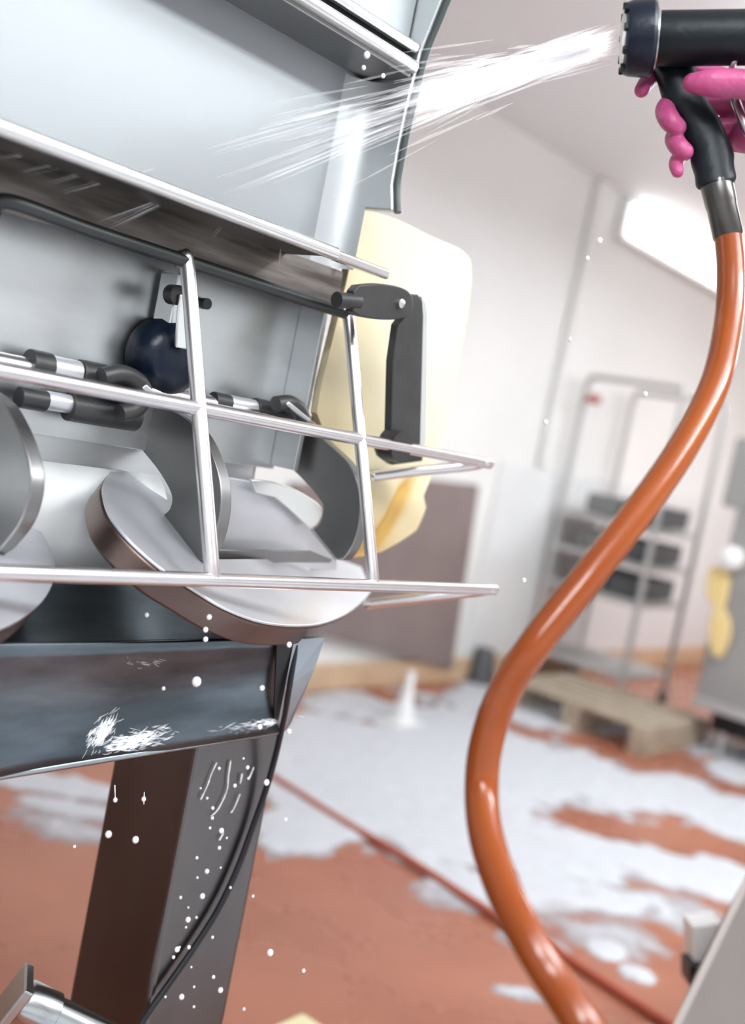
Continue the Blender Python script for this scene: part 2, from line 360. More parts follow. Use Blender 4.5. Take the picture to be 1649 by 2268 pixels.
SP = aty(560, 1330, .775)
scoop_px = sm([(245, 1044), (228, 1078), (238, 1128), (264, 1170), (310, 1218), (362, 1262), (425, 1302), (500, 1347), (590, 1379), (690, 1384), (758, 1364), (800, 1335), (823, 1308)], 4) + [(800, 1255), (745, 1236), (480, 1238), (432, 1228), (395, 1130), (372, 1075), (335, 1042)]
for k in (0, 1, 2):
    x = claw_x[k]
    pd = bpy.data.objects.new('mixing_paddle', None); COL.objects.link(pd); pd.location = (x, .90, 1.19); pd.parent = mx
    bpy.context.view_layer.update(); pd.matrix_parent_inverse = mx.matrix_world.inverted()
    pd.empty_display_size = .03
    bpy.context.view_layer.update()
    q = [atx(u, v, x) for u, v in claw_px[k]]
    obj('claw', prism(BM(), q, (.014, 0, 0)), 'claw', pd, True, .002)
    if k == 1: continue
    q = [at(u, v, SP, SN) for u, v in scoop_px]
    if k == 0:
        sp0 = aty(60, 1300, .80)
        q = [at(u, v, sp0, SN) for u, v in sm([(30, 1120), (66, 1140), (100, 1190), (122, 1245), (116, 1295), (80, 1345), (0, 1392), (-150, 1420)]) + [(-400, 1400), (-300, 1100)]]
    o = obj('scoop', prism(BM(), q, -SN * .003), 'scoop', pd, True, .001)
    o = obj('scoop_rim', prism(BM(), [p - SN * .0032 for p in q], -SN * .027), 'rim', pd, True, .003, 'scoop rim coloured with a brown floor reflection')
    if k == 2:
        tb = BM(); tube(tb, [atx(u, v, x) - np.array([.0015, 0, 0]) for u, v in ((692, 1173), (745, 1240))], .0016, 8); obj('claw_edge_glint', tb, 'bright', pd)  # bright thread laid as the glint along the claw's bevel
tb = BM(); tube(tb, [atx(u, v, claw_x[1]) - np.array([.0015, 0, 0]) for u, v in ((359, 1143), (424, 1240))], .0016, 8); obj('claw_glint', tb, 'bright', mx)  # same painted glint for the middle claw's inner edge
poly_y('gap_shade_strip', ((436, 1216), (690, 1220), (738, 1240), (730, 1247), (450, 1245)), .895, .004, 'claw')  # dark strip put in as the shadow line between plate and scoop
# baffle plates seen between the claws
poly_y('baffle', ((470, 1050), (560, 1066), (640, 1118), (692, 1172), (747, 1240), (745, 1262), (470, 1262)), .93, .006, 'scoop')
poly_y('baffle_flap', sm([(556, 1062), (600, 1066), (650, 1082), (700, 1112), (714, 1134), (704, 1160), (688, 1172)]) + [(650, 1135), (610, 1102), (566, 1092)], .915, .005, 'bright')
# bumper knob on the back panel
kc = aty(372, 792, .90)
bm = BM(); lathe(bm, kc + np.array([0, .024, 0]), (0, -1, 0), [(0, .030), (.004, .0385), (.02, .0395), (.034, .036), (.042, .026), (.046, .012), (.047, 0)], 40)
obj('bumper', bm, 'navy', mx)
bm = BM(); box(bm, aty(384, 665, .905), (.022, .03, .055)); obj('bumper_bracket', bm, 'steel', mx, False, .003)
bm = BM(); lathe(bm, aty(378, 652, .888), (0, -1, 0), [(0, .010), (.012, .010), (.013, .008)], 16); obj('bolt', bm, 'dark', mx)
bm = BM(); lathe(bm, aty(449, 672, .922), (0, -1, 0), [(0, .006), (.008, .006)], 12); obj('bolt', bm, 'dark', mx)
poly_y('bracket_tongue', ((400, 650), (412, 655), (418, 775), (390, 770), (394, 700)), .87, .004, 'bright')
# guard cage
a = math.radians(22); GN = np.array([0, math.cos(a), -math.sin(a)]); GL = np.array([0, math.sin(a), math.cos(a)])
GP = np.array([0, .795, 1.191]); gr = .0068
gd = bpy.data.objects.new('guard_cage', None); COL.objects.link(gd); gd.parent = mx; gd.matrix_parent_inverse = mx.matrix_world.inverted(); gd.empty_display_size = .03
bpy.context.view_layer.update()
def gpt(u, v): return at(u, v, GP, GN)
def rod(path, r=gr, m='rod', rc=True): bm = BM(); tube(bm, path, r, 16, True, rc); return obj('rod', bm, m, gd)
def X_at(x, p): return np.array([x, p[1], p[2]])
for tip, e in (((1070, 1025), aty(828, 1054, .868)), ((1082, 1306), aty(815, 1338, .862))):
    p = gpt(*tip)
    pts = [X_at(XL, p), X_at(0.2, p), X_at(.6, p), X_at(p[0] - .03, p), X_at(p[0] - .006, p), p + GN * .008, p + GN * .012 + (e - p) * .15, p + (e - p) * .6, e]
    rod(smooth_path(pts, 6))
tr = gpt(590, 632) ; trn = np.array([0, tr[1], tr[2]])
b1t, b1m, b1b = gpt(415, 588), gpt(440, 905), gpt(470, 1275)
b2t, b2m, b2b = gpt(772, 705), gpt(797, 972), gpt(826, 1285)
off = -GN * .006
top = gpt(770, 690); topz = X_at(XL, top)
pth = [gpt(15, 448) + GN * .02, gpt(22, 447), gpt(200, 510), gpt(400, 575), gpt(600, 640), gpt(735, 684)]
tp = gpt(768, 694)
rod(smooth_path(pth + [tp], 8), gr, 'railsteel')
rod(smooth_path([gpt(752, 689), tp, b2t + (b2m - b2t) * .12, b2m, b2b], 8))
rod(smooth_path([gpt(398, 572) + GN * .004, gpt(408, 572), gpt(416, 600), b1m, b1b], 8), .0074)
# hinge links at the right end
HX = .965
def hinge_plate(name, pts, x, th, m): return poly_x(name, pts, x, th, m, .002)
poly_y('hinge_arm', sm([(795, 632), (840, 628), (890, 637), (912, 655), (912, 688), (890, 706), (840, 708), (795, 700)], 4) + [(782, 690), (784, 645)], .795, .012, 'dark')
bm = BM(); tube(bm, [aty(745, 664, .80), aty(792, 668, .80)], .0085, 14); obj('hinge_pin', bm, 'dark', mx)
bm = BM(); lathe(bm, aty(884, 672, .795), (0, -1, 0), [(0, .005), (.004, .005), (.006, .002)], 14); obj('rivet', bm, 'rod', mx)
poly_y('hinge_link', [(912, 652), (926, 652), (936, 668), (938, 700)] + [(931, 985), (866, 985), (871, 800), (882, 720), (905, 690)], .802, .012, 'dark')
poly_y('hinge_link', [(934, 655), (946, 672), (948, 700), (942, 985), (929, 985), (936, 700)], .8025, .010, 'bright')
bm = BM(); lathe(bm, aty(890, 990, .79), (0, 1, 0), [(0, .018), (.02, .020), (.024, .016)], 24); obj('hinge_knuckle', bm, 'dark', mx)
poly_y('hinge_bracket', ((838, 990), (940, 1000), (935, 1022), (870, 1030), (846, 1012)), .83, .01, 'dark')
# trough under the paddles
def xz_profile(): pass
B0, B1 = aty(0, 1432, .80), aty(640, 1412, .80)
C0, C1 = aty(0, 1718, .835), aty(622, 1618, .835)
xr = .858
upper = [(.93, 1.02), (.90, .995), (.85, .972), (.80, .966)]
bm = BM(); prism(bm, [(XL, y, z) for y, z in upper] + [(XL, y + .003, z - .006) for y, z in upper[::-1]], (xr - XL, 0, 0)); obj('trough_shelf', bm, 'trough', mx)
# front chute sheet: subdivided, slightly dished
bm = BM(); nx, nz = 48, 10; V = []
for i in range(nx + 1):
    s = i / nx; top_ = np.array([XL + (xr - XL) * s, .80, .966]); zb = C0[2] + (C1[2] - C0[2]) * ((XL + (C1[0] - XL) * s) - C0[0]) / (C1[0] - C0[0])
    bot = np.array([XL + (C1[0] - XL) * s, .835, zb]); row = []
    for j in range(nz + 1):
        t_ = j / nz; p = top_ + (bot - top_) * t_
        p[1] += .012 * math.sin(math.pi * t_) + .0015 * math.sin(9 * s * 3 + 4 * t_)
        row.append(bm.verts.new(p))
    V.append(row)
for i in range(nx):
    for j in range(nz): bm.faces.new((V[i][j], V[i + 1][j], V[i + 1][j + 1], V[i][j + 1]))
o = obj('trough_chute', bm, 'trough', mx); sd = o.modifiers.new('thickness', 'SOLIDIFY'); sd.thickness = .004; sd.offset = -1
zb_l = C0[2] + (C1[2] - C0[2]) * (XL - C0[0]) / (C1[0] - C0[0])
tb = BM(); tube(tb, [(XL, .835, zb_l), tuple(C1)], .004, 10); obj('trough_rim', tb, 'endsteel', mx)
# water splashing on the chute
bm = BM()
for cu, cv, su, sv, n, sl in ((235, 1440, 45, 10, 46, .25), (225, 1622, 16, 14, 26, -.9), (300, 1640, 34, 11, 40, -.25), (120, 1452, 60, 6, 16, .1), (560, 1606, 40, 5, 14, -.15)):
    for _ in range(n * 6):
        u, v = cu + su * rng.normal(), cv + sv * rng.normal(); v += (u - cu) * sl
        if v > 1708 - u * .158 or v < 1438 - u * .03: continue
        yy = .80 + .035 * np.clip((v - 1420) / 260, 0, 1) + .010 * math.sin(math.pi * np.clip((v - 1420) / 260, 0, 1)) - .003
        ln_ = 4 + 10 * rng.random(); an = sl + rng.normal() * .3
        p0, p1 = aty(u - ln_ * math.cos(an), v - ln_ * math.sin(an), yy), aty(u + ln_ * math.cos(an), v + ln_ * math.sin(an), yy)
        tube(bm, [p0, (p0 + p1) / 2 + np.array([0, -.0005, 0]), p1], [.0003, .0004 + .0008 * rng.random(), .0003], 6, True, True)
o = obj('water_splash', bm, 'splash', mx, label='white water splashing over the chute'); o['kind'] = 'stuff'
# end flange of the trough
q = [aty(648, 1412, .80), aty(716, 1408, .79), aty(694, 1475, .795), aty(640, 1600, .83), aty(622, 1622, .835), aty(610, 1608, .835), aty(628, 1520, .815)]
bm = BM(); f = [bm.verts.new(p) for p in q]; bm.faces.new(f); o = obj('trough_end', bm, 'endsteel', mx, False); sd = o.modifiers.new('thickness', 'SOLIDIFY'); sd.thickness = .004
q = [aty(610, 1425, .799), aty(650, 1412, .799), aty(634, 1520, .815), aty(614, 1610, .833), aty(604, 1590, .833)]
bm = BM(); f = [bm.verts.new(p) for p in q]; bm.faces.new(f); o = obj('trough_corner_strip', bm, 'black', mx, False); sd = o.modifiers.new('thickness', 'SOLIDIFY'); sd.thickness = .003  # black strip along the inner corner of the trough end
# legs
LX0, LX1, LY0, LY1 = .797, .925, .86, 1.0
obj('leg', bx(LX0, LX1, LY0, LY1, 0, .975), 'leg', mx, False, .006)
obj('leg', bx(XL + .05, XL + .18, LY0 + .3, LY1 + .3, 0, .95), 'leg', mx, False, .006)
# black cable hanging down the leg
cpx = [(655, 1425), (640, 1520), (628, 1590), (612, 1665), (590, 1745), (560, 1830), (525, 1925), (482, 2015), (430, 2098), (380, 2170), (330, 2240), (270, 2330), (215, 2420)]
cy = [.80, .81, .825, .84, .848] + [.852] * 8
bm = BM(); tube(bm, smooth_path([aty(u, v, y) for (u, v), y in zip(cpx, cy)], 6), .0037, 10)
tag(obj('power_cable', bm, 'black'), 'thin black cable hanging down across the front of the mixer leg', 'cable')
# adjusting bolt at the lower left
bt = thing('adjusting_bolt', 'shiny steel bolt with square head beside the mixer leg', 'bolt', aty(80, 2215, .90))
ba, bb_ = aty(42, 2213, .915), aty(165, 2272, .885)
bd = (bb_ - ba) / np.linalg.norm(bb_ - ba)
bm = BM(); lathe(bm, ba, bd, [(0, .020), (.006, .0235), (.04, .0235), (.042, .020), (.12, .020)], 32); obj('shank', bm, 'bolt', bt)
bm = BM(); up_ = np.cross(bd, CAMZ); up_ /= np.linalg.norm(up_); w_ = np.cross(bd, up_); box(bm, ba - bd * .005, (.011, .052, .050), (bd, up_, w_)); obj('bolt_head', bm, 'bolt', bt, False, .002)

# ================================================================== yellow board
bpx = [(792, 462), (870, 482), (1022, 552)] + [(1040, 575), (1040, 620), (1020, 760), (985, 980), (960, 1050), (941, 1100), (947, 1125), (930, 1178)] + [(900, 1205), (858, 1232), (815, 1246), (790, 1225), (762, 1150), (715, 980), (700, 915), (712, 850), (768, 600), (780, 490)]
BY = .884
lv, lu = [462, 490, 600, 850, 915, 980, 1150, 1225, 1246], [792, 781, 768, 712, 704, 732, 790, 806, 818]
tv, tu = [462, 482, 552, 575, 620, 760, 980, 1050, 1100, 1125, 1178, 1205, 1232, 1246], [794, 870, 1022, 1040, 1041, 1022, 985, 962, 941, 947, 930, 900, 858, 818]
bm = BM(); fr = []; bk_ = []; nv, nu = 90, 40; crv = []
for i in range(nv + 1):
    v = 462 + (1246 - 462) * i / nv; ul, ur = np.interp(v, lv, lu), np.interp(v, tv, tu); a_, b_ = [], []
    for j in range(nu + 1):
        u = ul + (ur - ul) * j / nu; p = aty(u, v, BY)
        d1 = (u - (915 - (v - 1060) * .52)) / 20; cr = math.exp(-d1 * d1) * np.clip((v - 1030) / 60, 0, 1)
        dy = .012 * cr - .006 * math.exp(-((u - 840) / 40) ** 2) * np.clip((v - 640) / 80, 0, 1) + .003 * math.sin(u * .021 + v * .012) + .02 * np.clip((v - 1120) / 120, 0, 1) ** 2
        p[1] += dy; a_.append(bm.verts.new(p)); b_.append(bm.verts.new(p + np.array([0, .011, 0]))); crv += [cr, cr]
    fr.append(a_); bk_.append(b_)
for i in range(nv):
    for j in range(nu):
        bm.faces.new((fr[i][j], fr[i][j + 1], fr[i + 1][j + 1], fr[i + 1][j])); bm.faces.new((bk_[i][j], bk_[i + 1][j], bk_[i + 1][j + 1], bk_[i][j + 1]))
    bm.faces.new((fr[i][0], fr[i + 1][0], bk_[i + 1][0], bk_[i][0])); bm.faces.new((fr[i][nu], bk_[i][nu], bk_[i + 1][nu], fr[i + 1][nu]))
for j in range(nu):
    bm.faces.new((fr[0][j], bk_[0][j], bk_[0][j + 1], fr[0][j + 1])); bm.faces.new((fr[nv][j], fr[nv][j + 1], bk_[nv][j + 1], bk_[nv][j]))
yb = obj('plastic_board', bm, 'board'); att = yb.data.attributes.new('crease_shade', 'FLOAT', 'POINT'); att.data.foreach_set('value', np.array(crv, dtype=np.float32))
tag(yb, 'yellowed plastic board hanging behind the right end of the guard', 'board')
# ================================================================== hose
hp = [(1603, 470, 1.0), (1612, 520, 1.0), (1618, 600, .985), (1612, 715, .965), (1582, 850, .92), (1512, 990, .88), (1412, 1135, .845), (1296, 1285, .815), (1190, 1420, .80), (1118, 1530, .80), (1078, 1640, .80), (1066, 1745, .795), (1076, 1850, .77), (1115, 1970, .735), (1170, 2080, .705), (1225, 2170, .69), (1290, 2270, .67), (1360, 2390, .66), (1430, 2560, .67)]
HP = [atd(*p) for p in hp] + [np.array([.20, .0, .30]), np.array([.35, -.2, .05]), np.array([.8, -.5, .016]), np.array([1.6, -.3, .016])]
bm = BM(); tube(bm, smooth_path(HP[1:], 10), .0126, 24)
tag(obj('water_hose', bm, 'hose'), 'thick glossy orange hose curving down from the spray gun', 'hose')
fh = [atz(560, 1690, .012), atz(605, 1722, .012), atz(760, 1820, .012), atz(905, 1905, .012), atz(1060, 2005, .012), atz(1240, 2112, .012), atz(1360, 2190, .012), atz(1480, 2268, .012), atz(1640, 2380, .012)]
bm = BM(); tube(bm, smooth_path([(2.9, 3.05, .012)] + fh, 6), .0125, 12)
tag(obj('floor_hose', bm, 'floorhose'), 'thin red hose lying across the wet red floor', 'hose')

# ================================================================== spray gun
GZ = 1.0
def gp(u, v, d=GZ): return atd(u, v, d)
gun = thing('spray_gun', 'black pistol spray gun held in the pink glove', 'spray gun', gp(1530, 250))
ax = gp(1700, 82, .984) - gp(1400, 86, 1.0); ax /= np.linalg.norm(ax)
bm = BM(); lathe(bm, gp(1432, 86, .992), ax, [(0, .0225), (.004, .024), (.16, .0235), (.19, .022), (.20, .018)], 40); obj('barrel', bm, 'gunblack', gun)
o0 = gp(1380, 86, .981)
bm = BM(); lathe(bm, o0, ax, [(0, .026), (.002, .0305), (.006, .032), (.024, .0335), (.027, .031), (.028, .026)], 48); obj('nozzle_ring', bm, 'navy', gun)
bm = BM(); lathe(bm, o0 - ax * .002, ax, [(0, .020), (.001, .0255), (.006, .0275), (.007, .02)], 40); obj('nozzle_insert', bm, 'bright', gun, label='chrome nozzle insert')
for k in range(9):
    an = k * 2 * math.pi / 9; u_ = np.cross(ax, (0, 0, 1)); u_ /= np.linalg.norm(u_); w_ = np.cross(ax, u_); dr = math.cos(an) * u_ + math.sin(an) * w_
    box(bm := BM(), o0 + dr * .0275, (.004, .006, .006), (ax, dr, np.cross(ax, dr))); obj('spray_notch', bm, 'gunblack', gun, False, .001)
bm = BM(); lathe(bm, gp(1440, 86, .994), ax, [(0, .0255), (.002, .027), (.005, .027), (.007, .0245)], 40); obj('ring_seam', bm, 'rod', gun)
# grip: shaped section along a curve
gc = [(1492, 120, .040, 1.02), (1498, 170, .038, 1.015), (1516, 220, .0360, 1.012), (1545, 275, .0370, 1.01), (1570, 325, .0380, 1.008), (1580, 370, .0385, 1.005), (1586, 405, .036, 1.003), (1587, 412, .030, 1.003)]
P = smooth_path([np.array(g[:2] + (g[3],)) for g in gc], 5); Wd = smooth_path([np.array([g[2]]) for g in gc], 5)
bm = BM(); rings = []
for i, p in enumerate(P):
    c = atd(*p); d = P[min(i + 1, len(P) - 1)][:2] - P[max(i - 1, 0)][:2]; d /= np.linalg.norm(d)
    lat = CAMX * (d[1]) + CAMY * (d[0]); wv = float(Wd[i][0]) / 2 * (1 + .035 * math.sin(i * .9))
    rings.append([bm.verts.new(c + lat * wv * math.cos(t_) + CAMZ * .015 * math.sin(t_)) for t_ in np.linspace(0, 2 * math.pi, 24, endpoint=False)])
for r0, r1 in zip(rings, rings[1:]):
    for k in range(24): bm.faces.new((r0[k], r0[(k + 1) % 24], r1[(k + 1) % 24], r1[k]))
bm.faces.new(rings[0]); bm.faces.new(rings[-1][::-1]); obj('grip', bm, 'gunblack', gun)
fa, fb = gp(1584, 398, 1.003), gp(1612, 522, .999); fd = fb - fa; fl_ = np.linalg.norm(fd); fd /= fl_
bm = BM(); lathe(bm, fa, fd, [(0, .0142), (.004, .0148), (fl_ * .45, .0142), (fl_ * .5, .0135), (fl_, .0138), (fl_ + .002, .0128)], 32); obj('hose_coupling', bm, 'ferrule', gun, label='dull steel hose coupling')
bm = BM(); tube(bm, smooth_path([gp(1618, 160, .985), gp(1624, 138, .98), gp(1640, 130, .978), gp(1700, 130, .975)], 6), .0028, 10); obj('trigger_wire', bm, 'rod', gun)
bm = BM(); tube(bm, smooth_path([gp(1622, 205, 1.0), gp(1634, 240, .996), gp(1655, 290, .99), gp(1690, 340, .985)], 6), .0045, 10); obj('trigger_lever', bm, 'rod', gun)

# ================================================================== gloved hand (person out of frame)
bm = BM()
def finger(pts, rs): tube(bm, smooth_path([atd(*p) for p in pts], 5), [float(x[0]) for x in smooth_path([np.array([r]) for r in rs], 5)], 16, True, True)
finger([(1532, 184, .974), (1580, 184, .968), (1650, 188, .972), (1720, 215, .985), (1790, 255, 1.0)], [.0088, .0125, .0130, .0145, .017])
finger([(1420, 200, 1.012), (1438, 176, 1.028), (1475, 150, 1.045), (1560, 160, 1.052), (1650, 195, 1.045), (1740, 235, 1.03)], [.0070, .0082, .0085, .0095, .0105, .012])
finger([(1499, 282, .994), (1482, 266, .996), (1474, 240, 1.014), (1505, 222, 1.040), (1580, 228, 1.050), (1660, 245, 1.045), (1740, 268, 1.03)], [.0085, .0098, .0096, .0096, .010, .0115, .012])
finger([(1516, 336, .994), (1500, 322, .998), (1494, 302, 1.016), (1530, 285, 1.042), (1590, 282, 1.050), (1660, 285, 1.042), (1740, 300, 1.03)], [.0080, .0090, .0088, .009, .0095, .011, .012])
finger([(1500, 380, 1.0), (1497, 362, 1.006), (1508, 345, 1.024), (1550, 325, 1.042), (1600, 315, 1.046), (1660, 318, 1.038), (1740, 330, 1.03)], [.0060, .0070, .0070, .0075, .0085, .010, .012])
# palm and wrist
tube(bm, smooth_path([atd(1668, 225, 1.032), atd(1720, 245, 1.022), atd(1800, 275, 1.015), atd(1880, 300, 1.02)], 4), [.018] * 5 + [.022] * 4 + [.026] * 4, 16, True, True)
tube(bm, smooth_path([atd(1655, 300, 1.028), atd(1700, 305, 1.018), atd(1800, 315, 1.015), atd(1900, 330, 1.02)], 4), [.0165] * 5 + [.022] * 4 + [.027] * 4, 16, True, True)
tube(bm, smooth_path([atd(1860, 300, 1.018), atd(2000, 340, 1.03), atd(2300, 440, 1.06)], 4), [.030] * 4 + [.034] * 5, 20, True, True)
hand = obj('person', bm, 'pink')
rm = hand.modifiers.new('remesh', 'REMESH'); rm.mode = 'VOXEL'; rm.voxel_size = .0016; rm.use_smooth_shade = True
smd = hand.modifiers.new('smooth', 'SMOOTH'); smd.factor = .5; smd.iterations = 4
tag(hand, 'hand in a pink rubber glove gripping the spray gun', 'person')
bm = BM(); tube(bm, smooth_path([atd(2180, 400, 1.048), atd(2300, 440, 1.06), atd(2700, 640, 1.12)], 5), [.040] * 6 + [.05] * 5, 24); obj('sleeve', bm, 'white', hand)

# ================================================================== water jet from the nozzle
bm = BM()
src = o0 - ax * .004
for i in range(900):
    k_ = i % 6
    uu = 880 + 60 * rng.random() if k_ < 5 else 420 + 430 * rng.random()
    vv = 225 + (905 - uu) * .33 + 34 * rng.normal() * (1 + (905 - uu) / 600)
    tgt = aty(uu, vv, .862)
    st = src + CAMY * rng.normal(0, .0065) + CAMZ * rng.normal(0, .005)
    t0 = rng.random() ** 1.3 * .85 if k_ < 5 else .3 + .5 * rng.random(); t1 = min(1, t0 + .10 + .25 * rng.random())
    p0, p1 = st + (tgt - st) * t0, st + (tgt - st) * t1
    pm = (p0 + p1) / 2
    tube(bm, [p0, pm, p1], [.0002, .0007 + .0010 * rng.random(), .0002], 6)
for (ua, va), (ub, vb), n in (((255, 505), (388, 440), 5), ((230, 488), (392, 430), 4), ((0, 352), (125, 335), 4), ((60, 380), (190, 350), 3), ((140, 425), (335, 372), 4), ((110, 405), (220, 372), 3), ((480, 520), (520, 470), 2), ((612, 585), (616, 540), 2)):
    for _ in range(n):
        du, dv_ = rng.normal(0, 12), rng.normal(0, 4)
        p0, p1 = aty(ua + du, va + dv_, .858), aty(ub + du, vb + dv_, .858)
        tube(bm, [p0, (p0 + p1) / 2, p1], [.0002, .0006 + .0006 * rng.random(), .0002], 6)
ws = obj('water_spray', bm, 'spray'); ws['kind'] = 'stuff'
tag(ws, 'white fan of water shooting from the spray gun nozzle to the hood', 'water')

# ================================================================== droplets
def ico(c, r, st=None):
    bm = BM(); bmesh.ops.create_icosphere(bm, subdivisions=2, radius=1.0)
    for v in bm.verts:
        p = np.array(v.co) * r
        if st is not None: p = p + st * np.dot(p, st) / np.dot(st, st) * (np.linalg.norm(st) - 1)
        v.co = Vector(np.asarray(c) + p)
    return bm
near = [(435, 1510, 13), (325, 1362, 6), (463, 1367, 7), (455, 1395, 7), (455, 1416, 7), (580, 1524, 7), (640, 1428, 7), (362, 1525, 5), (240, 1848, 9), (300, 1860, 9), (255, 1772, 6), (318, 1770, 6), (590, 1733, 8), (490, 1840, 7), (458, 1930, 6), (448, 1985, 7), (416, 2037, 7), (392, 2103, 7), (418, 2098, 5), (402, 2208, 7), (488, 2193, 7), (575, 1610, 7), (640, 1620, 7), (548, 1700, 5), (520, 1740, 5)]
near += [(430 + 120 * rng.random() - (v_ - 1650) * .17 + 20, v_, 2.5 + 2.5 * rng.random()) for v_ in np.linspace(1680, 2230, 26)]
proto = obj('water_droplet', ico((0, 0, 0), 1.0), 'water')
proto.scale = (0.001,) * 3
air = [(598, 2110, 9), (672, 2150, 5), (632, 1815, 5), (1160, 1285, 6), (1208, 935, 7), (1262, 752, 6), (1300, 572, 6), (1327, 533, 8), (1428, 873, 7), (812, 122, 9), (805, 150, 6), (848, 168, 6), (1050, 1664, 5), (560, 1985, 4), (540, 2235, 4), (165, 1875, 4)]
first = True
for lst, d, lab, grp in ((near, .985, 'water droplet falling in front of the trough and mixer leg', 'droplets falling off the trough'), (air, 1.0, 'small water droplet flying through open air beyond the machine', 'droplets in the air')):
    for u, v, r in lst:
        o = proto if first else proto.copy()
        if not first: COL.objects.link(o)
        first = False
        dd = d + .04 * (rng.random() - .5); o.location = Vector(atd(u, v, dd)); s = r * dd / F * .82; o.scale = (s, s, s * 1.15)
        if grp == 'droplets falling off the trough':
            if r > 10: l2 = 'largest round water droplet, in front of the trough chute'
            elif v < 1640: l2 = 'water droplet falling in front of the trough'
            elif u < 427 - (v - 1700) * .163 and v < 1900: l2 = 'water droplet falling in front of the dark face of the mixer leg'
            else: l2 = 'water droplet falling in front of the lit face of the mixer leg'
        elif v < 200: l2 = 'water droplet under the top ledge of the hood'
        elif v > 1700: l2 = 'small water droplet falling in front of the red floor'
        elif u < 1100: l2 = 'tiny water droplet on the left edge of the orange hose bend'
        else: l2 = 'small water droplet flying in front of the pale wall beside the hose'
        tag(o, l2, 'droplet', grp)
# running streaks on the leg
st_px = [[(482, 1690), (470, 1715), (458, 1742), (447, 1770)], [(512, 1685), (506, 1720), (500, 1750), (488, 1790), (470, 1808)], [(530, 1760), (520, 1790), (512, 1800)], [(495, 1845), (484, 1860)], [(560, 1700), (556, 1722)]]
st_px += [[(258, 1740), (256, 1775)], [(322, 1755), (318, 1780)], [(535, 1715), (530, 1735)]]
for k, pth in enumerate(st_px):
    bm = BM(); tube(bm, smooth_path([aty(u + rng.normal(0, 2.2), v, .857) for u, v in pth], 5), [.0004 + .0005 * rng.random() for _ in range(5 * (len(pth) - 1) + 1)], 8, True, True)
    tag(obj('water_trickle', bm, 'water'), 'thin white trickle of water on the ' + ('dark' if pth[0][0] < 400 else 'lit') + ' face of the mixer leg', 'water', 'trickles on the mixer leg')

# ================================================================== foam on the floor
patches = [((820, 1680), 260, 85), ((1000, 1640), 220, 95), ((760, 1780), 200, 70), ((950, 1760), 250, 75), ((1150, 1690), 180, 75), ((1300, 1720), 200, 55), ((1480, 1760), 200, 50), ((1620, 1800), 150, 50), ((1000, 1860), 190, 70), ((1250, 1890), 200, 55), ((1450, 1920), 170, 45), ((640, 1830), 90, 60), ((1560, 1940), 140, 45), ((1160, 1570), 120, 28), ((700, 1640), 120, 45), ((900, 1590), 200, 40), ((1580, 1655), 90, 22), ((1640, 1690), 60, 40), ((100, 1732), 230, 24), ((150, 1790), 110, 16), ((1345, 2105), 35, 18), ((1410, 2160), 35, 15), ((1050, 1965), 120, 30), ((1300, 1985), 160, 28), ((1100, 1550), 100, 30)]
thin = [((1230, 1985), 260, 48), ((1460, 2010), 150, 45), ((1000, 1985), 120, 40), ((130, 1830), 170, 50), ((1350, 2080), 140, 35), ((1180, 2090), 90, 30), ((1350, 1600), 160, 30), ((1150, 2200), 60, 14)]
centers = []
for (u, v), ru, rv in patches + thin:
    c = atz(u, v, 0); e1 = atz(u + ru, v + ru * .2, 0) - c; e2 = atz(u, v + rv, 0) - c; centers.append((c[:2], np.linalg.inv(np.stack([e1[:2], e2[:2]], 1))))
from mathutils import noise as mn
x0, x1, y0, y1, st = 1.3, 7.2, .7, 3.19, .022
nx, ny = int((x1 - x0) / st), int((y1 - y0) / st)
gx, gy = np.meshgrid(np.linspace(x0, x1, nx), np.linspace(y0, y1, ny), indexing='ij')
D = np.full(gx.shape, -9.0); D2 = D.copy()
for n_c, (c, inv) in enumerate(centers):
    qx = inv[0, 0] * (gx - c[0]) + inv[0, 1] * (gy - c[1]); qy = inv[1, 0] * (gx - c[0]) + inv[1, 1] * (gy - c[1])
    dn = 1 - np.sqrt(qx * qx + qy * qy)
    if n_c < len(patches): D = np.maximum(D, dn)
    else: D2 = np.maximum(D2, dn)
Hh = np.zeros_like(D)
for i in range(nx):
    for j in range(ny):
        if max(D[i, j], D2[i, j]) > -.6:
            nv = mn.fractal(Vector((gx[i, j] * 3.2, gy[i, j] * 3.2, 0)), 1.0, 2.0, 4)
            f2 = mn.noise(Vector((gx[i, j] * 16, gy[i, j] * 16, 3)))
            Hh[i, j] = min(D[i, j] + .22 + .5 * nv + .22 * f2, .5) * .022 + .003 * f2
            Hh[i, j] = max(Hh[i, j], min(D2[i, j] + .5 * nv + .3 * f2, .5) * .0062)
        else: Hh[i, j] = -1
bm = BM(); vid = {}
def fv(i, j):
    if (i, j) not in vid: vid[(i, j)] = bm.verts.new((gx[i, j], gy[i, j], max(Hh[i, j], -.004)))
    return vid[(i, j)]
for i in range(nx - 1):
    for j in range(ny - 1):
        if max(Hh[i, j], Hh[i + 1, j], Hh[i, j + 1], Hh[i + 1, j + 1]) > 0:
            bm.faces.new((fv(i, j), fv(i + 1, j), fv(i + 1, j + 1), fv(i, j + 1)))
st2 = .06; nx2, ny2 = int(5.6 / st2), int(4.2 / st2); vid2 = {}  # unseen foam near the camera, added to whiten reflections in the steel
def hz(i, j):
    x, y = -1.4 + i * st2, -3.8 + j * st2
    return x, y, min(.8 + .8 * mn.fractal(Vector((x * 1.3, y * 1.3, 5)), 1.0, 2.0, 3) - max(0, (y - .1) * 4) , .5) * .02
def fv2(i, j):
    if (i, j) not in vid2: x, y, z = hz(i, j); vid2[(i, j)] = bm.verts.new((x, y, max(z, -.004)))
    return vid2[(i, j)]
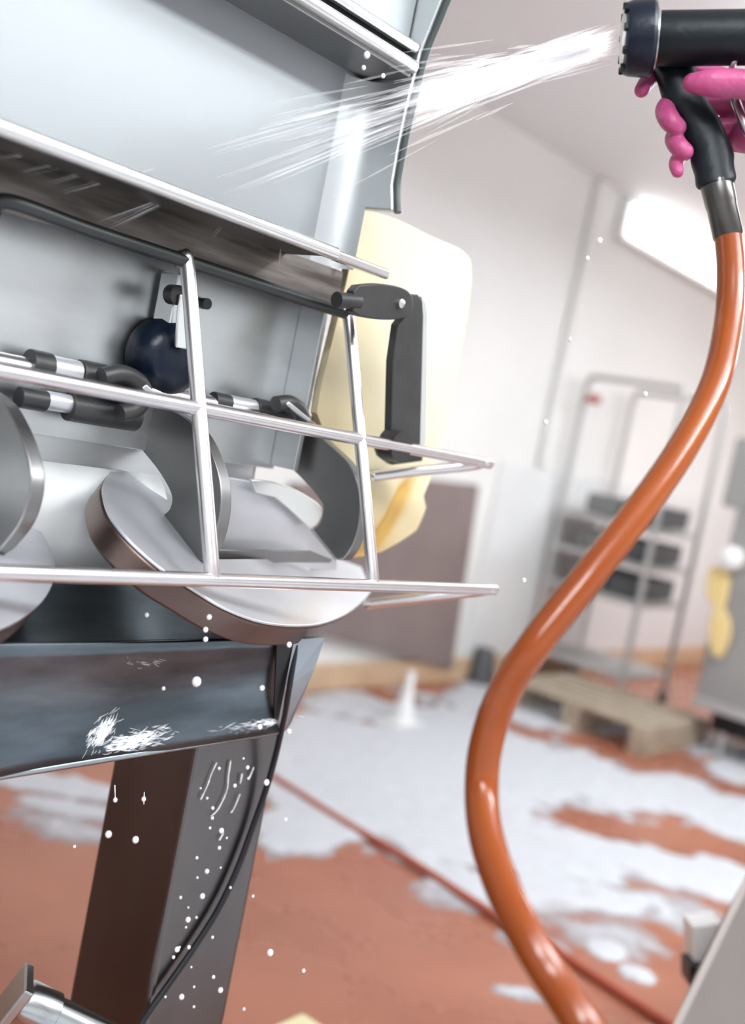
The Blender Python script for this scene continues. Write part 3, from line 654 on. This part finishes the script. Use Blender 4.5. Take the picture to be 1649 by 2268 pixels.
for i in range(nx2 - 1):
    for j in range(ny2 - 1):
        if max(hz(i, j)[2], hz(i + 1, j + 1)[2]) > 0: bm.faces.new((fv2(i, j), fv2(i + 1, j), fv2(i + 1, j + 1), fv2(i, j + 1)))
fo = obj('soap_foam', bm, 'foam')
co = np.empty(len(fo.data.vertices) * 3); fo.data.vertices.foreach_get('co', co)
att = fo.data.attributes.new('cover', 'FLOAT', 'POINT'); att.data.foreach_set('value', np.clip(co[2::3] / .013, 0, 1).astype(np.float32)); fo['kind'] = 'stuff'
tag(fo, 'white soap foam spread in patches over the red floor, with an unseen part added for reflections', 'foam')

# ================================================================== blurred things behind
q = [aty(u, v, 3.17) for u, v in ((945, 1062), (1062, 1076), (1002, 1482), (700, 1405), (640, 1400), (660, 1075))]
bm = BM(); prism(bm, q, (0, .06, 0)); tag(obj('wall_board', bm, 'brownpanel', None, False, .006), 'taupe grey board fixed low on the wall behind the guard', 'board')
# white upright strip between board and bucket
bc = atz(1040, 1506, 0); bm = BM(); lathe(bm, (bc[0], bc[1] - .06, 0), (0, 0, 1), [(0, .085), (.012, .085), (.013, .078), (.185, .052), (.192, .05)], 28)
bk = obj('bucket', bm, 'bucket'); tag(bk, 'dark grey bucket upside down at the foot of the wall', 'bucket')
cn = atz(888, 1602, 0); t = thing('floor_marker', 'small white plastic floor marker standing on the foam', 'marker', cn)
bm = BM(); lathe(bm, cn + np.array([0, 0, .012]), (0, 0, 1), [(0, .055), (.05, .043), (.13, .024), (.215, .016), (.22, .01)], 24); obj('cone', bm, 'white', t)
bm = BM(); box(bm, cn + np.array([0, 0, .007]), (.16, .13, .014)); obj('base', bm, 'white', t, False, .004)
# grey cabinet machine
GX = 5.05
t = thing('cabinet_machine', 'grey steel cabinet machine on feet at the right wall side', 'machine', (GX + .3, 1.6, 0))
def yz(u, v): return atx(u, v, GX)
yl, zbm = yz(1534, 1556)[1], yz(1534, 1556)[2]
zst = yz(1560, 1112)[2]; yl2 = yz(1607, 1050)[1]; ztp = yz(1622, 965)[2]
obj('lower_cabinet', bx(GX, GX + .8, .9, yl, zbm, zst), 'greymach', t, False, .012)
obj('upper_cabinet', bx(GX + .02, GX + .75, .9, yl2, zst, ztp), 'greymach', t, False, .012)
obj('skirt_rail', bx(GX - .015, GX + .02, .9, yl, zbm - .01, zbm + .04), 'steel', t, False, .004)
obj('dark_gap_block', bx(GX + .06, GX + .7, .95, yl - .08, zbm - .11, zbm), 'black', t, False)  # black block put in for the dark of the gap underneath
for yy in (yl - .14, 1.0):
    for xx in (GX + .09, GX + .68):
        bm = BM(); lathe(bm, (xx, yy, 0), (0, 0, 1), [(0, .035), (.015, .035), (.02, .018), (zbm, .018)], 16); obj('foot', bm, 'steel', t)
# yellow gloves and a white cap hanging on the machine
bmw = BM(); c = atx(1618, 1238, GX - .034); lathe(bmw, c, (-1, 0, 0), [(-.03, .055), (0, .062), (.03, .05), (.05, .0)], 20)
tag(obj('white_cap', bmw, 'white'), 'pale white cap hung on the front of the grey cabinet machine', 'cap')
bm = BM(); q = [atx(u, v, GX - .03) for u, v in ((1566, 1262), (1585, 1255), (1612, 1270), (1606, 1330), (1600, 1345), (1614, 1380), (1610, 1425), (1592, 1458), (1572, 1440), (1568, 1380), (1578, 1345), (1562, 1320))]
prism(bm, smooth_path(q, 3, True), (.028, 0, 0)); tag(obj('rubber_glove', bm, 'yellow', None, True, .008), 'yellow rubber glove hanging on the front of the grey cabinet machine', 'glove')
# trolley rack
TX = 5.3
t = thing('steel_trolley', 'tall steel tube trolley rack left of the grey cabinet machine', 'trolley', (TX + .3, 2.4, 0))
ya = atx(1293, 885, TX)[1]; yb2 = atx(1505, 920, TX)[1]; zt2 = atx(1345, 838, TX)[2]
for (xx, yy) in ((TX, ya), (TX, yb2), (TX + .55, ya), (TX + .55, yb2)):
    bm = BM(); tube(bm, [(xx, yy, 0.06), (xx, yy, zt2 - .06)], .017, 12); obj('post', bm, 'trolley', t)
    bm = BM(); lathe(bm, (xx, yy, .045), (0, 1, 0), [(-.014, .045), (.014, .045)], 20); obj('caster', bm, 'bucket', t)
for xx in (TX, TX + .55):
    bm = BM(); tube(bm, smooth_path([(xx, ya, zt2 - .07), (xx, ya - .02, zt2 - .01), (xx, ya - .08, zt2), (xx, yb2 + .08, zt2), (xx, yb2 + .02, zt2 - .01), (xx, yb2, zt2 - .07)], 5), .017, 12); obj('top_rail', bm, 'trolley', t)
bm = BM(); box(bm, atx(1315, 884, TX - .03), (.05, .07, .045)); obj('handle_grip', bm, 'red', t, False, .01, 'red plastic grip')
for zz in (.98, .78, .58, .18):
    bm = BM(); box(bm, (TX + .275, (ya + yb2) / 2, zz), (.56, ya - yb2, .03)); obj('shelf', bm, 'trolley', t, False, .004)
# crates on the trolley and pallets below
k = 0
for zz in (.60, .80, 1.0):
    for yy, dy in ((yb2 + .14, .2), (yb2 + .37, .2)):
        k += 1
        bm = BM(); box(bm, (TX + .27, yy, zz + .06), (.4, dy, .11)); bmesh.ops.delete(bm, geom=[f for f in bm.faces if f.calc_center_median().z > zz + .11], context='FACES')
        o = obj('crate', bm, 'bucket' if k % 2 else 'crategrey', None, False); sd = o.modifiers.new('thickness', 'SOLIDIFY'); sd.thickness = .006
        row = {.60: 'bottom', .80: 'middle', 1.0: 'top'}[zz]
        tag(o, f'{"dark" if k % 2 else "lighter grey"} crate on the {row} shelf of the steel trolley', 'crate', 'crates on the trolley')
pc = np.array([4.9, 2.56, 0])
t = thing('pallet', 'wet wooden pallet on the red floor before the trolley', 'pallet', (pc[0], pc[1], 0))
for i in range(6):
    bm = BM(); box(bm, (pc[0] - .25 + i * .11, pc[1] - .1, .125), (.085, .8, .02)); obj('plank', bm, 'wood', t, False, .003)
for yy in (-.46, -.1, .26):
    bm = BM(); box(bm, (pc[0] + .03, pc[1] + yy, .0575), (.68, .09, .115)); obj('bearer', bm, 'wood', t, False, .004)
# pale yellow crate corner on the floor below the frame
yc = atz(670, 2238, .10)
t = thing('yellow_crate', 'pale yellow plastic crate on the red floor beyond the mixer leg', 'crate', (yc[0] - .3, yc[1] - .3, 0))
bm = BM(); an = math.radians(3); A = np.array([[math.cos(an), math.sin(an), 0], [-math.sin(an), math.cos(an), 0], [0, 0, 1]])
box(bm, np.array([yc[0], yc[1], 0]) + A[0] * -.2 + A[1] * -.15 + np.array([0, 0, .05]), (.4, .3, .10), A); obj('crate_body', bm, 'paleyellow', t, False, .01)
# foreground steel cabinet at the lower right
t = thing('steel_stand', 'sloping steel stand beside the hose at the lower right', 'stand', atd(1640, 2200, 1.7))
n_ = np.array([-.25, -.85, .2]); n_ /= np.linalg.norm(n_); p0 = atd(1600, 2150, 1.7)
q = [at(u, v, p0, n_) for u, v in ((1700, 1850), (1650, 1938), (1600, 2030), (1545, 2140), (1486, 2275), (1240, 2775), (1900, 2790), (1900, 1850))]
bm = BM(); dv = ray(1900, 2300); dv = dv / np.linalg.norm(dv); prism(bm, q, dv * .3); obj('side_panel', bm, 'fg', t, False, .006)
q = [at(u, v, p0 + n_ * .006, n_) for u, v in ((1650, 1938), (1664, 1945), (1504, 2275), (1486, 2275))]
bm = BM(); prism(bm, q, dv * .02); obj('edge_strip', bm, 'rim2', t, False, .002)
bm = BM(); q = [atd(u, v, 1.9) for u, v in ((1532, 2052), (1600, 2045), (1600, 2160), (1536, 2140))]; prism(bm, q, -CAMZ * .06); obj('hose_reel_plate', bm, 'white', t, False, .004)
bm = BM(); q = [atd(u, v, 1.88) for u, v in ((1528, 2140), (1590, 2140), (1580, 2200), (1528, 2190))]; prism(bm, q, -CAMZ * .06); obj('rubber_foot', bm, 'black', t, False, .004)
